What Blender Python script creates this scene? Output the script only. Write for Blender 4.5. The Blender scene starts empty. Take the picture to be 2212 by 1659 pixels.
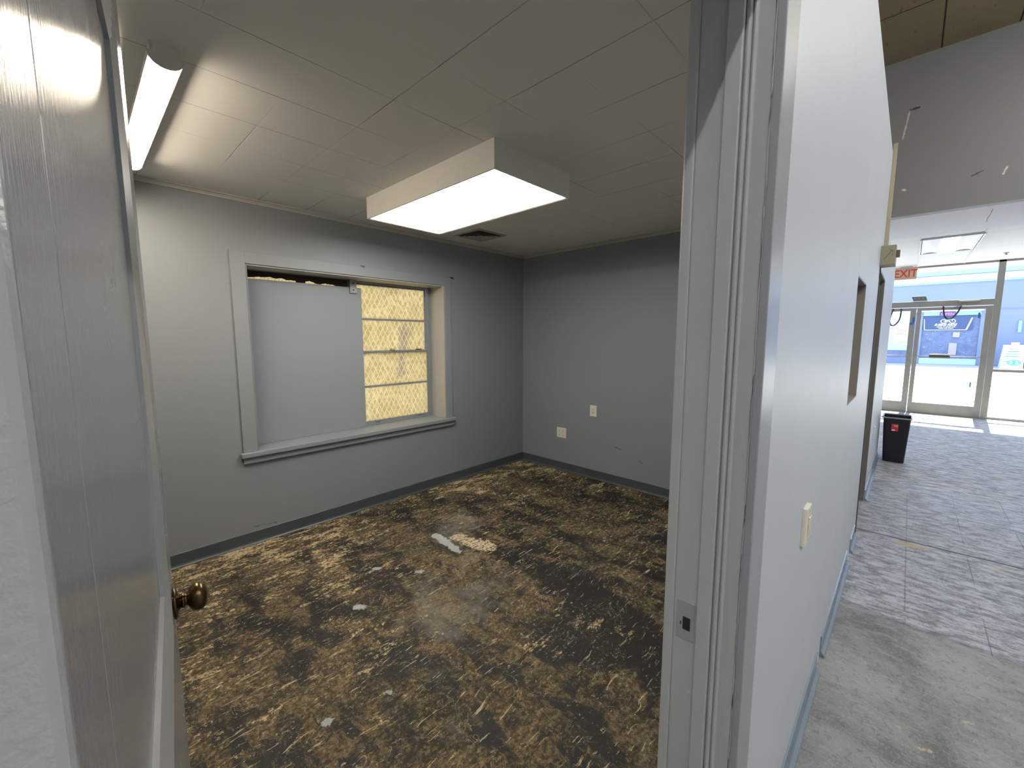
import bpy, bmesh, math, random
from mathutils import Vector, Matrix
random.seed(7)
C = bpy.context.scene.collection
sc = bpy.context.scene
R = math.radians

# ------------------------------------------------------------------ camera
cam_d = bpy.data.cameras.new('camera'); cam = bpy.data.objects.new('camera', cam_d); C.objects.link(cam)
cam_d.sensor_fit = 'HORIZONTAL'; cam_d.sensor_width = 36.0
cam_d.lens = 899.4 / 2212 * 36.0
cam_d.clip_start = 0.01; cam_d.clip_end = 300
YAW, PITCH = R(46.4), R(6.4)
cam.location = (0, 0, 1.5)
cam.rotation_euler = (math.pi/2 - PITCH, 0, -YAW)
sc.camera = cam

# ------------------------------------------------------------------ world, sun, exposure
w = bpy.data.worlds.new('world'); sc.world = w; w.use_nodes = True
bg = w.node_tree.nodes['Background']; bg.inputs[0].default_value = (0.63, 0.76, 1.0, 1); bg.inputs[1].default_value = 3.2
sd = bpy.data.lights.new('sun', 'SUN'); sun = bpy.data.objects.new('sun', sd); C.objects.link(sun)
sd.energy = 20.0; sd.color = (1.0, 0.95, 0.88); sd.angle = R(0.6)
# travels towards -X and down, 58 degrees high, slightly across
sun.rotation_euler = Vector((0.53, -0.03, 0.85)).to_track_quat('Z', 'Y').to_euler()
sc.view_settings.view_transform = 'Standard'
sc.view_settings.look = 'None'
sc.view_settings.gamma = 1.0
sc.view_settings.exposure = 0.0
sc.view_settings.use_curve_mapping = False
sc.cycles.max_bounces = 8; sc.cycles.diffuse_bounces = 5; sc.cycles.glossy_bounces = 4; sc.cycles.transparent_max_bounces = 12
sc.cycles.caustics_reflective = False; sc.cycles.caustics_refractive = False

# ------------------------------------------------------------------ helpers: meshes
def box(bm, x0, x1, y0, y1, z0, z1):
    v = [bm.verts.new((x, y, z)) for z in (z0, z1) for y in (y0, y1) for x in (x0, x1)]
    for f in ((0,2,3,1), (4,5,7,6), (0,1,5,4), (2,6,7,3), (0,4,6,2), (1,3,7,5)):
        bm.faces.new([v[i] for i in f])
def prism(bm, pts, a0, a1, axis):
    """extrude polygon pts (2D) along axis from a0 to a1; axis 0: pts=(y,z), 1: (x,z), 2: (x,y)"""
    def P(p, a):
        return {0: (a, p[0], p[1]), 1: (p[0], a, p[1]), 2: (p[0], p[1], a)}[axis]
    A = [bm.verts.new(P(p, a0)) for p in pts]; B = [bm.verts.new(P(p, a1)) for p in pts]
    n = len(pts)
    bm.faces.new(A[::-1]); bm.faces.new(B)
    for i in range(n): bm.faces.new((A[i], A[(i+1) % n], B[(i+1) % n], B[i]))
def lathe(bm, prof, seg=32, M=None):
    """prof: (r, h) pairs around local z"""
    M = M or Matrix.Identity(4); rings = []
    for r, h in prof:
        if r < 1e-6: rings.append([bm.verts.new(M @ Vector((0, 0, h)))])
        else: rings.append([bm.verts.new(M @ Vector((r*math.cos(2*math.pi*k/seg), r*math.sin(2*math.pi*k/seg), h))) for k in range(seg)])
    for a, b in zip(rings, rings[1:]):
        for k in range(seg):
            q = [a[k % len(a)], a[(k+1) % len(a)], b[(k+1) % len(b)], b[k % len(b)]]
            u = []
            for x in q:
                if x not in u: u.append(x)
            if len(u) > 2: bm.faces.new(u)
def tube(bm, pts, r, seg=10, closed=False):
    pts = [Vector(p) for p in pts]; n = len(pts); rings = []
    for i, p in enumerate(pts):
        if closed: d = pts[(i+1) % n] - pts[i-1]
        else: d = pts[min(i+1, n-1)] - pts[max(i-1, 0)]
        q = d.to_track_quat('Z', 'Y')
        rings.append([bm.verts.new(p + q @ Vector((r*math.cos(2*math.pi*k/seg), r*math.sin(2*math.pi*k/seg), 0))) for k in range(seg)])
    m = n if closed else n-1
    for i in range(m):
        a, b = rings[i], rings[(i+1) % n]
        for k in range(seg): bm.faces.new((a[k], a[(k+1) % seg], b[(k+1) % seg], b[k]))
    if not closed:
        bm.faces.new(rings[0][::-1]); bm.faces.new(rings[-1])
def spline(pts, n=6):
    P = [Vector(p) for p in pts]; out = []
    for i in range(len(P)-1):
        a, b, c, d = P[max(i-1, 0)], P[i], P[i+1], P[min(i+2, len(P)-1)]
        for k in range(n):
            t = k/n
            out.append(0.5*((2*b) + (c-a)*t + (2*a-5*b+4*c-d)*t*t + (-a+3*b-3*c+d)*t**3))
    out.append(P[-1]); return out
def obj(name, bm, mat, parent=None, bevel=0, smooth=False, loc=None):
    bmesh.ops.recalc_face_normals(bm, faces=bm.faces[:])
    me = bpy.data.meshes.new(name); bm.to_mesh(me); bm.free()
    me.materials.append(mat)
    if smooth:
        for p in me.polygons: p.use_smooth = True
    o = bpy.data.objects.new(name, me); C.objects.link(o)
    if loc is not None: o.location = loc
    if parent is not None: o.parent = parent
    if bevel:
        m = o.modifiers.new('bevel', 'BEVEL'); m.width = bevel; m.segments = 2; m.limit_method = 'ANGLE'; m.angle_limit = R(40)
    return o
def boxes(name, lst, mat, parent=None, bevel=0):
    bm = bmesh.new()
    for b in lst: box(bm, *b)
    return obj(name, bm, mat, parent, bevel)
def empty(name, loc=(0, 0, 0), parent=None):
    o = bpy.data.objects.new(name, None); C.objects.link(o); o.location = loc; o.empty_display_size = .1
    if parent is not None: o.parent = parent
    return o
def tag(o, label, cat, group=None):
    o['label'] = label; o['category'] = cat
    if group: o['group'] = group
    return o
def S(o, label=None, cat=None):
    o['kind'] = 'structure'
    if label: o['label'] = label
    return o
def rebase(o):
    """put a single-mesh thing's origin at its base centre"""
    me = o.data; vs = [v.co for v in me.vertices]
    c = Vector(((min(v.x for v in vs)+max(v.x for v in vs))/2, (min(v.y for v in vs)+max(v.y for v in vs))/2, min(v.z for v in vs)))
    for v in me.vertices: v.co -= c
    o.location = o.location + c
    return o
def copy_tree(o, parent=None):
    c = o.copy(); C.objects.link(c); c.parent = parent
    for ch in [x for x in bpy.data.objects if x.parent == o]: copy_tree(ch, c)
    return c
def text_mesh(name, body, size, mat, M, parent, extrude=0.001, shear=0.0, align='CENTER', offset=0.0, sx=1.0):
    cu = bpy.data.curves.new(name, 'FONT'); cu.body = body; cu.size = size; cu.extrude = extrude
    cu.align_x = align; cu.align_y = 'CENTER'; cu.shear = shear; cu.offset = offset; cu.resolution_u = 3
    t = bpy.data.objects.new(name, cu); C.objects.link(t)
    dg = bpy.context.evaluated_depsgraph_get(); dg.update()
    me = bpy.data.meshes.new_from_object(t.evaluated_get(dg))
    bpy.data.objects.remove(t); bpy.data.curves.remove(cu)
    me.transform(M @ Matrix.Scale(sx, 4, (1, 0, 0))); me.materials.clear(); me.materials.append(mat)
    o = bpy.data.objects.new(name, me); C.objects.link(o); o.parent = parent
    return o
# text frame for writing that faces -X (reads along -Y)
def face_negx(x, y, z):
    return Matrix(((0, 0, -1, x), (-1, 0, 0, y), (0, 1, 0, z), (0, 0, 0, 1)))

# ------------------------------------------------------------------ helpers: materials
class G:
    """tiny node-graph writer"""
    def __init__(s, name):
        s.m = bpy.data.materials.new(name); s.m.use_nodes = True; s.t = s.m.node_tree
        s.t.nodes.clear(); s.out = s.t.nodes.new('ShaderNodeOutputMaterial')
        s.tc = s.t.nodes.new('ShaderNodeTexCoord')
        s.geo = s.t.nodes.new('ShaderNodeNewGeometry')
        s.pos = s.geo.outputs['Position']            # world position
    def n(s, typ, **kw):
        nd = s.t.nodes.new(typ)
        for k, v in kw.items(): setattr(nd, k, v)
        return nd
    def put(s, sock, v):
        if isinstance(v, bpy.types.NodeSocket): s.t.links.new(v, sock)
        elif isinstance(v, (tuple, list)) and len(v) == 3 and sock.type == 'RGBA': sock.default_value = (*v, 1)
        else: sock.default_value = v
    def math(s, op, a, b=None, c=None, clamp=False):
        nd = s.n('ShaderNodeMath', operation=op); nd.use_clamp = clamp
        s.put(nd.inputs[0], a)
        if b is not None: s.put(nd.inputs[1], b)
        if c is not None: s.put(nd.inputs[2], c)
        return nd.outputs[0]
    def sep(s, v):
        nd = s.n('ShaderNodeSeparateXYZ'); s.put(nd.inputs[0], v); return nd.outputs
    def comb(s, x, y, z):
        nd = s.n('ShaderNodeCombineXYZ')
        for i, v in enumerate((x, y, z)): s.put(nd.inputs[i], v)
        return nd.outputs[0]
    def vmap(s, v, scale=(1, 1, 1), rot=(0, 0, 0), loc=(0, 0, 0)):
        nd = s.n('ShaderNodeMapping'); s.put(nd.inputs[0], v)
        nd.inputs['Scale'].default_value = scale; nd.inputs['Rotation'].default_value = rot; nd.inputs['Location'].default_value = loc
        return nd.outputs[0]
    def noise(s, v, scale=5, detail=4, rough=.6, dist=0, col=False, ridged=False):
        nd = s.n('ShaderNodeTexNoise')
        s.put(nd.inputs['Vector'], v); nd.inputs['Scale'].default_value = scale; nd.inputs['Detail'].default_value = detail
        nd.inputs['Roughness'].default_value = rough; nd.inputs['Distortion'].default_value = dist
        return nd.outputs[1 if col else 0]
    def vor(s, v, scale, feature='F1', out='Distance', rnd=1.0):
        nd = s.n('ShaderNodeTexVoronoi', feature=feature); s.put(nd.inputs['Vector'], v); nd.inputs['Scale'].default_value = scale
        nd.inputs['Randomness'].default_value = rnd
        return nd.outputs[out]
    def step(s, v, a, b):
        """smooth 0..1 as v goes a..b"""
        nd = s.n('ShaderNodeMapRange', interpolation_type='SMOOTHSTEP'); s.put(nd.inputs[0], v)
        nd.inputs[1].default_value = a; nd.inputs[2].default_value = b
        if a > b:
            nd.inputs[1].default_value = b; nd.inputs[2].default_value = a; nd.inputs[3].default_value = 1; nd.inputs[4].default_value = 0
        return nd.outputs[0]
    def mix(s, f, a, b, typ='MIX'):
        nd = s.n('ShaderNodeMix', data_type='RGBA', blend_type=typ)
        s.put(nd.inputs[0], f); s.put(nd.inputs[6], a); s.put(nd.inputs[7], b); return nd.outputs[2]
    def seam(s, x, period, offset, width):
        """1 on a line every period of coordinate x"""
        f = s.math('FRACT', s.math('DIVIDE', s.math('SUBTRACT', x, offset - period/2), period))
        d = s.math('MULTIPLY', s.math('ABSOLUTE', s.math('SUBTRACT', f, .5)), period)
        return s.step(d, width, width*.3)
    def segdist(s, v, a, b):
        """distance in the XY plane to the segment a-b"""
        ax, ay = a; dx, dy = b[0]-a[0], b[1]-a[1]; L = dx*dx + dy*dy
        x, y, _ = s.sep(v)
        px = s.math('SUBTRACT', x, ax); py = s.math('SUBTRACT', y, ay)
        t = s.math('DIVIDE', s.math('ADD', s.math('MULTIPLY', px, dx), s.math('MULTIPLY', py, dy)), L, clamp=True)
        ex = s.math('SUBTRACT', px, s.math('MULTIPLY', t, dx)); ey = s.math('SUBTRACT', py, s.math('MULTIPLY', t, dy))
        return s.math('SQRT', s.math('ADD', s.math('MULTIPLY', ex, ex), s.math('MULTIPLY', ey, ey)))
    def bump(s, h, strength=.2, dist=.002):
        nd = s.n('ShaderNodeBump'); s.put(nd.inputs['Height'], h); nd.inputs['Strength'].default_value = strength; nd.inputs['Distance'].default_value = dist
        return nd.outputs[0]
    def bsdf(s, color, rough=.5, metal=0, normal=None, spec=.5, coat=0, coat_r=.1):
        nd = s.n('ShaderNodeBsdfPrincipled')
        s.put(nd.inputs['Base Color'], color); s.put(nd.inputs['Roughness'], rough); s.put(nd.inputs['Metallic'], metal)
        nd.inputs['Specular IOR Level'].default_value = spec
        nd.inputs['Coat Weight'].default_value = coat; nd.inputs['Coat Roughness'].default_value = coat_r
        if normal is not None: s.put(nd.inputs['Normal'], normal)
        return nd.outputs[0]
    def done(s, sh): s.t.links.new(sh, s.out.inputs[0]); return s.m

def plain(name, col, rough=.5, metal=0, var=.06, vs=8, bump=0, bs=60, spec=.5):
    g = G(name); f = g.noise(g.pos, vs, 4)
    lo = tuple(c*(1-var) for c in col); hi = tuple(min(1, c*(1+var)) for c in col)
    c = g.mix(f, lo, hi); n = None
    if bump: n = g.bump(g.noise(g.pos, bs, 3), bump)
    return g.done(g.bsdf(c, rough, metal, n, spec))
def emis(name, col, st):
    g = G(name); e = g.n('ShaderNodeEmission'); g.put(e.inputs[0], col); e.inputs[1].default_value = st
    return g.done(e.outputs[0])

def paint(name, col, rough=.55, chips=0.0, vert=False, bump=.25, coat=0, marks=()):
    """rolled or brushed wall paint: faint roller stipple, slow tone drift, tiny chips"""
    g = G(name)
    slow = g.noise(g.pos, 1.3, 3, .5)
    c = g.mix(slow, tuple(x*.95 for x in col), tuple(x*1.05 for x in col))
    if vert: h = g.noise(g.vmap(g.pos, (1, 1, .07)), 260, 4, .6)
    else: h = g.noise(g.pos, 220, 3, .5)
    h2 = g.noise(g.vmap(g.pos, (1, 1, .35 if vert else 1)), 28, 3, .6)
    hh = g.math('ADD', g.math('MULTIPLY', h, .5), g.math('MULTIPLY', h2, .35 if vert else .5))
    if chips > 0:
        v = g.vor(g.pos, 9); k = g.math('MULTIPLY', g.step(v, .05, .03), g.step(g.noise(g.pos, 3, 2), .56, .6))
        c = g.mix(g.math('MULTIPLY', k, chips), c, (.75, .74, .7))
        hh = g.math('SUBTRACT', hh, g.math('MULTIPLY', k, .6))
    if marks:                                    # scratches and dings: (axis the wall faces, from, to, width, colour)
        X, Y, Z = g.sep(g.pos); jt = g.math('MULTIPLY', g.math('SUBTRACT', g.noise(g.pos, 40, 5, .7), .5), .03)
        for ax, a, b, wd, mc in marks:
            uv = g.comb(Y if ax == 1 else X, Z, 0)
            c = g.mix(g.step(g.math('ADD', g.segdist(uv, a, b), jt), wd, wd*.5), c, mc)
    rr = g.math('ADD', g.math('MULTIPLY', g.noise(g.pos, 6, 4), .12), rough - .06)
    return g.done(g.bsdf(c, rr, 0, g.bump(hh, bump, .0015), .5, coat, .18))

M_WALL = paint('office_wall_paint', (.240, .262, .283), .5, marks=[(0, (.80, .13), (.95, .115), .004, (.11, .12, .13)), (0, (2.56, 1.75), (2.57, 1.74), .004, (.1, .1, .1))])
M_WALLB = paint('far_wall_paint', (.240, .262, .283), .5, marks=[(1, (2.12, .395), (2.02, .375), .0045, (.10, .11, .12)), (1, (1.83, .305), (1.80, .285), .0045, (.10, .11, .12))])
M_HALLW = paint('hall_wall_paint', (.55, .58, .61), .45, chips=.5)
M_BULK = paint('bulkhead_paint', (.27, .268, .258), .6, marks=[(1, (.198, 3.975), (.236, 3.69), .010, (.62, .60, .56)), (1, (.198, 3.975), (.13, 3.98), .012, (.05, .05, .05)), (1, (.19, 3.137), (.175, 3.132), .014, (.75, .72, .66)), (1, (-.329, 3.155), (-.40, 3.19), .008, (.10, .10, .09)), (1, (-.544, 3.123), (-.56, 3.18), .010, (.75, .72, .66))])
M_TRIM = paint('brushed_trim_paint', (.32, .335, .345), .32, chips=.35, vert=True, bump=.45)
M_DOOR = paint('gloss_door_paint', (.25, .265, .285), .26, vert=True, bump=.55, coat=.35)
M_MOULD = paint('reeded_moulding_paint', (.33, .345, .35), .3, vert=False, bump=.2)
M_CROWN = paint('crown_paint', (.44, .43, .40), .5)
M_SASH = paint('sash_paint', (.25, .272, .292), .45, chips=.3, bump=.07)
M_BOARD = paint('cover_board_paint', (.27, .30, .325), .5)
M_JAMB = paint('jamb_paint', (.43, .445, .45), .32, chips=.6, vert=True, bump=.4)
M_CASE = paint('casing_paint', (.37, .385, .39), .35, chips=.3, bump=.7)
M_WHITE = plain('white_enamel', (.74, .72, .68), .35, var=.03)
M_PLATE = plain('ivory_plastic', (.72, .68, .58), .3, var=.03)
M_SLOT = plain('dark_slot', (.02, .02, .02), .6)
M_BASE = plain('rubber_cove_base', (.060, .078, .088), .42, var=.1, vs=3, bump=.1)
M_BASEH = plain('hall_rubber_base', (.20, .25, .31), .22, var=.12, vs=6, bump=.15, bs=30)
M_BLACK = plain('black_plastic', (.006, .007, .010), .35, var=.1)
M_BRASS = plain('aged_brass', (.125, .085, .040), .28, 1.0, var=.35, vs=30)
M_STEEL = plain('painted_steel', (.33, .34, .34), .45, var=.08)
M_DARKM = plain('dark_metal', (.05, .05, .05), .45, .7)
M_ALU = plain('weathered_aluminium', (.36, .345, .305), .42, .35, var=.1)
M_RUST = plain('rusty_dark_rim', (.035, .02, .012), .9, var=.5, vs=30, bump=.5)
M_CREAMT = plain('cream_trim', (.46, .41, .28), .5)
M_CREAMB = plain('cream_metal_box', (.33, .30, .21), .5)
M_BROWN = plain('brown_plastic', (.16, .10, .05), .5)
M_WOODD = plain('dark_doorframe', (.075, .06, .055), .5)
M_OLIVE = plain('grey_door_jamb', (.20, .19, .165), .5)
M_SOFFIT = plain('white_soffit', (.70, .69, .69), .7, bump=.15)
M_SOFC = paint('cracked_soffit_paint', (.62, .61, .615), .7)
M_STRAP = plain('dark_strap', (.055, .03, .045), .7)
M_TAPE = plain('blue_tape', (.03, .17, .42), .6)
M_RED = plain('red_label', (.62, .03, .04), .4)
M_REDL = plain('red_letter', (.80, .05, .02), .45)
M_EXITF = plain('exit_face', (.62, .50, .36), .4, var=.03)
M_PAPER = plain('paper', (.80, .76, .76), .6, var=.02)
def thin_paper():
    g = G('thin_backlit_paper'); t = g.n('ShaderNodeBsdfTranslucent'); t.inputs[0].default_value = (.85, .78, .78, 1)
    m = g.n('ShaderNodeMixShader'); m.inputs[0].default_value = .45
    g.t.links.new(t.outputs[0], m.inputs[1]); g.t.links.new(g.bsdf((.8, .76, .76), .6), m.inputs[2]); return g.done(m.outputs[0])
M_THIN = thin_paper()
M_INK = plain('ink', (.30, .25, .27), .6)

def ceiling_tiles():
    """foot-square stapled ceiling tiles painted over; joints open and close along their run"""
    g = G('ceiling_tile_paint'); x, y, z = g.sep(g.pos)
    wob = g.math('MULTIPLY', g.math('SUBTRACT', g.noise(g.pos, 7, 2), .5), .006)
    sx = g.seam(g.math('ADD', x, wob), .3135, .333, .0028); sy = g.seam(g.math('ADD', y, wob), .312, .941, .0026)
    sx = g.math('MULTIPLY', sx, g.step(g.noise(g.vmap(g.pos, (1.2, .5, 1)), 2.2, 2), .38, .62))
    sy = g.math('MULTIPLY', sy, g.step(g.noise(g.vmap(g.pos, (.5, 1.2, 1), loc=(3, 1, 0)), 2.2, 2), .40, .64))
    s = g.math('MAXIMUM', sx, sy)
    sl = g.noise(g.pos, 1.1, 3)
    c = g.mix(sl, (.71, .69, .66), (.76, .74, .71))
    c = g.mix(g.math('MULTIPLY', s, .75), c, (.10, .09, .08))
    h = g.math('SUBTRACT', g.math('MULTIPLY', g.noise(g.pos, 130, 4), .35), s)
    return g.done(g.bsdf(c, .6, 0, g.bump(h, .45, .0025)))
M_CEIL = ceiling_tiles()

def office_floor():
    """scraped slab: brown mastic smears, black cutback, tan backing flakes, bare concrete"""
    g = G('scraped_office_floor'); P0 = g.pos
    warp = g.noise(P0, 3.0, 3, .6, col=True)
    wv = g.n('ShaderNodeVectorMath', operation='MULTIPLY_ADD'); g.put(wv.inputs[0], warp); wv.inputs[1].default_value = (.10, .10, 0); g.put(wv.inputs[2], P0)
    P = wv.outputs[0]; x, y, z = g.sep(P0)
    H1 = g.vmap(P, (1, 2.6, 1), (0, 0, R(38))); H2 = g.vmap(P, (2.4, 1, 1), (0, 0, R(24)), (5, 1, 0)); H3 = g.vmap(P, (1, 2.0, 1), (0, 0, R(-30)), (4, 2, 0))
    S1 = g.vmap(P, (1, 11, 1), (0, 0, R(42))); S2 = g.vmap(P, (1, 9, 1), (0, 0, R(-12)), (2, 7, 0)); S3 = g.vmap(P, (1, 10, 1), (0, 0, R(80)), (8, 3, 0))
    grit = g.noise(P0, 150, 4, .75); grit2 = g.noise(P0, 48, 6, .8)
    M = lambda a, b: g.math('MULTIPLY', a, b)
    # brown mastic, mottled at several sizes
    c = g.mix(g.step(g.noise(P, 2.6, 10, .75), .40, .60), (.034, .029, .018), (.132, .097, .050))
    c = g.mix(M(g.step(g.noise(H1, 8, 10, .8), .49, .57), .55), c, (.185, .138, .070))
    c = g.mix(M(g.step(grit2, .50, .60), .65), c, (.26, .20, .11))
    c = g.mix(M(g.step(grit2, .49, .41), .75), c, (.022, .019, .014))
    # black cutback, ragged
    e1 = g.math('ADD', g.math('ADD', M(g.noise(H2, 2.6, 12, .74), .8), M(grit2, .2)), M(g.math('SUBTRACT', g.noise(P0, 1.4, 3, .5), .47), .22))
    e2 = g.math('ADD', M(g.noise(H3, 6.5, 12, .78), .8), M(grit2, .2))
    blk = g.math('MAXIMUM', g.step(e1, .512, .538), g.step(e2, .535, .558))
    ja = M(g.math('SUBTRACT', g.noise(H1, 6, 10, .78), .5), .55); jb = M(g.math('SUBTRACT', g.noise(H3, 7, 10, .78), .5), .50)
    sm = g.math('ADD', g.segdist(P0, (1.86, 2.62), (2.06, 1.35)), ja)
    sm2 = g.math('ADD', g.segdist(P0, (2.00, 1.45), (1.72, .55)), jb)
    sm3 = g.math('ADD', g.segdist(P0, (1.05, 1.45), (.85, 1.75)), ja)
    sm4 = g.math('ADD', g.segdist(P0, (.62, 2.20), (.52, 2.45)), jb)
    for q, w_ in ((sm, .10), (sm2, .20), (sm3, .06), (sm4, .07)): blk = g.math('MAXIMUM', blk, g.step(q, w_, w_ - .035))
    bt = g.mix(g.step(grit, .52, .62), (.007, .008, .009), (.028, .027, .024))
    c = g.mix(M(blk, .93), c, bt)
    # tan backing: gritty flakes, thick along the window wall and towards the left
    edge = M(g.step(y, 2.1, 3.2), .060); left = M(g.step(x, 1.5, .4), .034); rgt = M(g.step(x, 2.6, 3.4), .02)
    bias = g.math('ADD', g.math('ADD', edge, left), g.math('ADD', rgt, M(g.math('SUBTRACT', g.noise(P0, 1.3, 3, .6), .5), .30)))
    t1 = g.math('ADD', g.math('ADD', M(g.noise(H1, 5.0, 12, .80), .72), M(grit2, .28)), bias)
    tan = g.step(t1, .585, .618)
    tone = g.mix(g.step(g.noise(P0, 85, 5, .8), .40, .60), (.25, .18, .085), (.78, .62, .36))
    c = g.mix(M(tan, .92), c, tone)
    t2 = g.math('ADD', g.math('ADD', M(g.noise(H3, 12, 12, .80), .70), M(grit2, .30)), M(bias, .6))
    c = g.mix(M(g.step(t2, .600, .622), .9), c, (.66, .53, .32))
    # pale straight scrape lines
    for SS, sc_, th in ((S1, 5.5, .635), (S2, 6.0, .650), (S3, 5.0, .650)):
        n_ = g.math('ADD', M(g.noise(SS, sc_, 6, .7), .85), M(grit2, .15))
        c = g.mix(M(g.step(n_, th-.035, th-.015), .75), c, (.56, .45, .28))
    # curled hair scratches
    w1 = g.math('ABSOLUTE', g.math('SUBTRACT', g.noise(P0, 8.5, 3, .6, 1.4), .5))
    c = g.mix(M(g.step(w1, .008, .002), M(g.step(g.noise(P0, 6, 4), .50, .57), .75)), c, (.40, .31, .18))
    # crumbs
    pk = g.vor(P0, 60); c = g.mix(M(g.step(pk, .15, .10), g.step(g.noise(P0, 7, 4, .7), .56, .62)), c, (.55, .47, .34))
    c = g.mix(M(g.step(grit, .58, .66), .55), c, (.012, .011, .010))
    # grey dust scuffs with comb marks
    du = g.math('ADD', g.noise(g.vmap(P0, (1, 1, 1), loc=(7, 3, 0)), 1.6, 8, .72), M(g.step(g.segdist(P0, (1.95, 2.45), (1.25, 1.65)), .45, .0), .12))
    c = g.mix(M(g.step(du, .56, .72), .45), c, (.225, .21, .175))
    # bare concrete patches
    jit = g.math('ADD', M(g.math('SUBTRACT', g.noise(P0, 11, 9, .78), .5), .26), M(g.math('SUBTRACT', grit2, .5), .05))
    d2 = g.math('ADD', g.segdist(P0, (1.88, 2.36), (1.95, 2.10)), jit)
    c = g.mix(M(g.step(d2, .070, .050), g.step(grit2, .40, .52)), c, (.50, .41, .27))
    d = g.math('ADD', g.segdist(P0, (1.79, 2.50), (1.76, 2.20)), M(jit, .6))
    k = g.step(d, .036, .030)
    for (a, b, r_) in (((1.408, 2.189), (1.43, 2.17), .022), ((.98, 2.13), (1.0, 2.11), .024), ((.56, 1.55), (.57, 1.54), .013), ((.80, 1.50), (.81, 1.49), .013), ((1.24, 2.42), (1.26, 2.40), .018)):
        k = g.math('MAXIMUM', k, g.step(g.math('ADD', g.segdist(P0, a, b), M(jit, .45)), r_, r_*.8))
    c = g.mix(M(k, .92), c, g.mix(g.noise(P0, 9, 5), (.30, .32, .32), (.44, .46, .46)))
    h = g.math('ADD', M(tan, .6), g.noise(P0, 70, 6, .8)); h = g.math('SUBTRACT', h, M(k, .6))
    rgh = g.math('SUBTRACT', .80, M(blk, .22))
    return g.done(g.bsdf(c, rgh, 0, g.bump(h, .6, .003), .35))
M_FLOOR = office_floor()

def hall_floor():
    """three bands of stripped floor: smooth skim coat, ghost-tile mastic, ridged mastic by the shopfront"""
    g = G('stripped_hall_floor'); x, y, z = g.sep(g.pos)
    P = g.pos
    n1 = g.noise(P, 2.4, 6, .65, .6); n2 = g.noise(g.vmap(P, (3.5, 1, 1), (0, 0, R(12))), 9, 8, .72, .5)
    skim = g.mix(g.step(n1, .34, .68), (.13, .132, .128), (.31, .312, .31))
    skim = g.mix(g.math('MULTIPLY', g.step(n2, .50, .64), .45), skim, (.38, .375, .365))
    skim = g.mix(g.math('MULTIPLY', g.step(g.noise(P, 30, 6, .8), .52, .62), .5), skim, (.10, .10, .095))
    skim = g.mix(g.math('MULTIPLY', g.step(g.noise(P, 90, 5, .8), .52, .62), .4), skim, (.42, .42, .41))
    skim = g.mix(g.math('MULTIPLY', g.step(g.noise(P, 5.2, 5, .7, .4), .635, .67), .8), skim, (.50, .40, .27))
    n3 = g.math('ADD', g.math('MULTIPLY', g.noise(g.vmap(P, (2.6, 1, 1), (0, 0, R(8))), 8, 10, .78, .3), .75), g.math('MULTIPLY', g.noise(P, 60, 5, .8), .25))
    mid = g.mix(g.step(n3, .41, .59), (.17, .175, .20), (.47, .49, .54))
    mid = g.mix(g.math('MULTIPLY', g.step(g.noise(P, 4, 6, .7), .60, .68), .7), mid, (.32, .24, .16))
    s = g.math('MAXIMUM', g.math('MULTIPLY', g.seam(y, .305, -.09, .0035), g.step(g.noise(P, 2.2, 5, .6), .38, .55)), g.math('MULTIPLY', g.seam(x, .61, 4.14, .004), .5))
    mid = g.mix(g.math('MULTIPLY', s, .6), mid, (.05, .05, .055))
    n4 = g.noise(g.vmap(P, (3.6, 1, 1), (0, 0, R(6))), 6.5, 10, .76, .5)
    far = g.mix(g.step(n4, .40, .60), (.17, .17, .19), (.58, .57, .58))
    far = g.mix(g.math('MULTIPLY', g.step(g.noise(P, 3.4, 6, .7), .56, .66), .55), far, (.36, .28, .20))
    far = g.mix(g.step(g.noise(g.vmap(P, (6, 1.2, 1)), 8, 5, .6, .4), .61, .64), far, (.62, .66, .72))  # pale glints on the ridges, painted into the colour
    wob = g.math('MULTIPLY', g.math('SUBTRACT', g.noise(P, 5, 5, .7), .5), .10)
    xx = g.math('ADD', x, wob)
    c = g.mix(g.step(xx, 2.86, 2.90), skim, mid)
    far = g.mix(g.math('MULTIPLY', g.step(g.noise(g.vmap(P, (4, 1, 1), loc=(2, 9, 0)), 9, 6, .7), .58, .64), .8), far, (.80, .83, .88))  # more white glints, highlights put into the floor colour
    c = g.mix(g.step(xx, 5.72, 5.80), c, far)
    # a long saw cut across the band
    cut = g.step(g.math('ABSOLUTE', g.math('SUBTRACT', g.math('ADD', x, g.math('MULTIPLY', wob, .25)), 4.15)), .012, .004)
    c = g.mix(cut, c, (.035, .03, .028))
    c = g.mix(g.math('MULTIPLY', g.step(g.math('ABSOLUTE', g.math('SUBTRACT', xx, 4.08)), .05, .02), g.step(g.noise(P, 5, 4), .5, .6)), c, (.46, .34, .20))
    edgeb = g.step(g.math('ABSOLUTE', g.math('SUBTRACT', xx, 2.90)), .035, .0)
    c = g.mix(g.math('MULTIPLY', edgeb, .5), c, (.07, .065, .06))
    h = g.math('ADD', g.math('MULTIPLY', n2, .6), g.math('MULTIPLY', g.noise(P, 45, 6, .75), .5))
    ridge = g.math('MULTIPLY', g.step(x, 5.7, 6.0), g.math('MULTIPLY', n4, 5))
    h = g.math('ADD', h, ridge); h = g.math('SUBTRACT', h, cut)
    rg = g.math('SUBTRACT', .62, g.math('MULTIPLY', g.step(x, 2.9, 6.0), .18))
    return g.done(g.bsdf(c, rg, 0, g.bump(h, .6, .004), .45))
M_HFLOOR = hall_floor()

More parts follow.
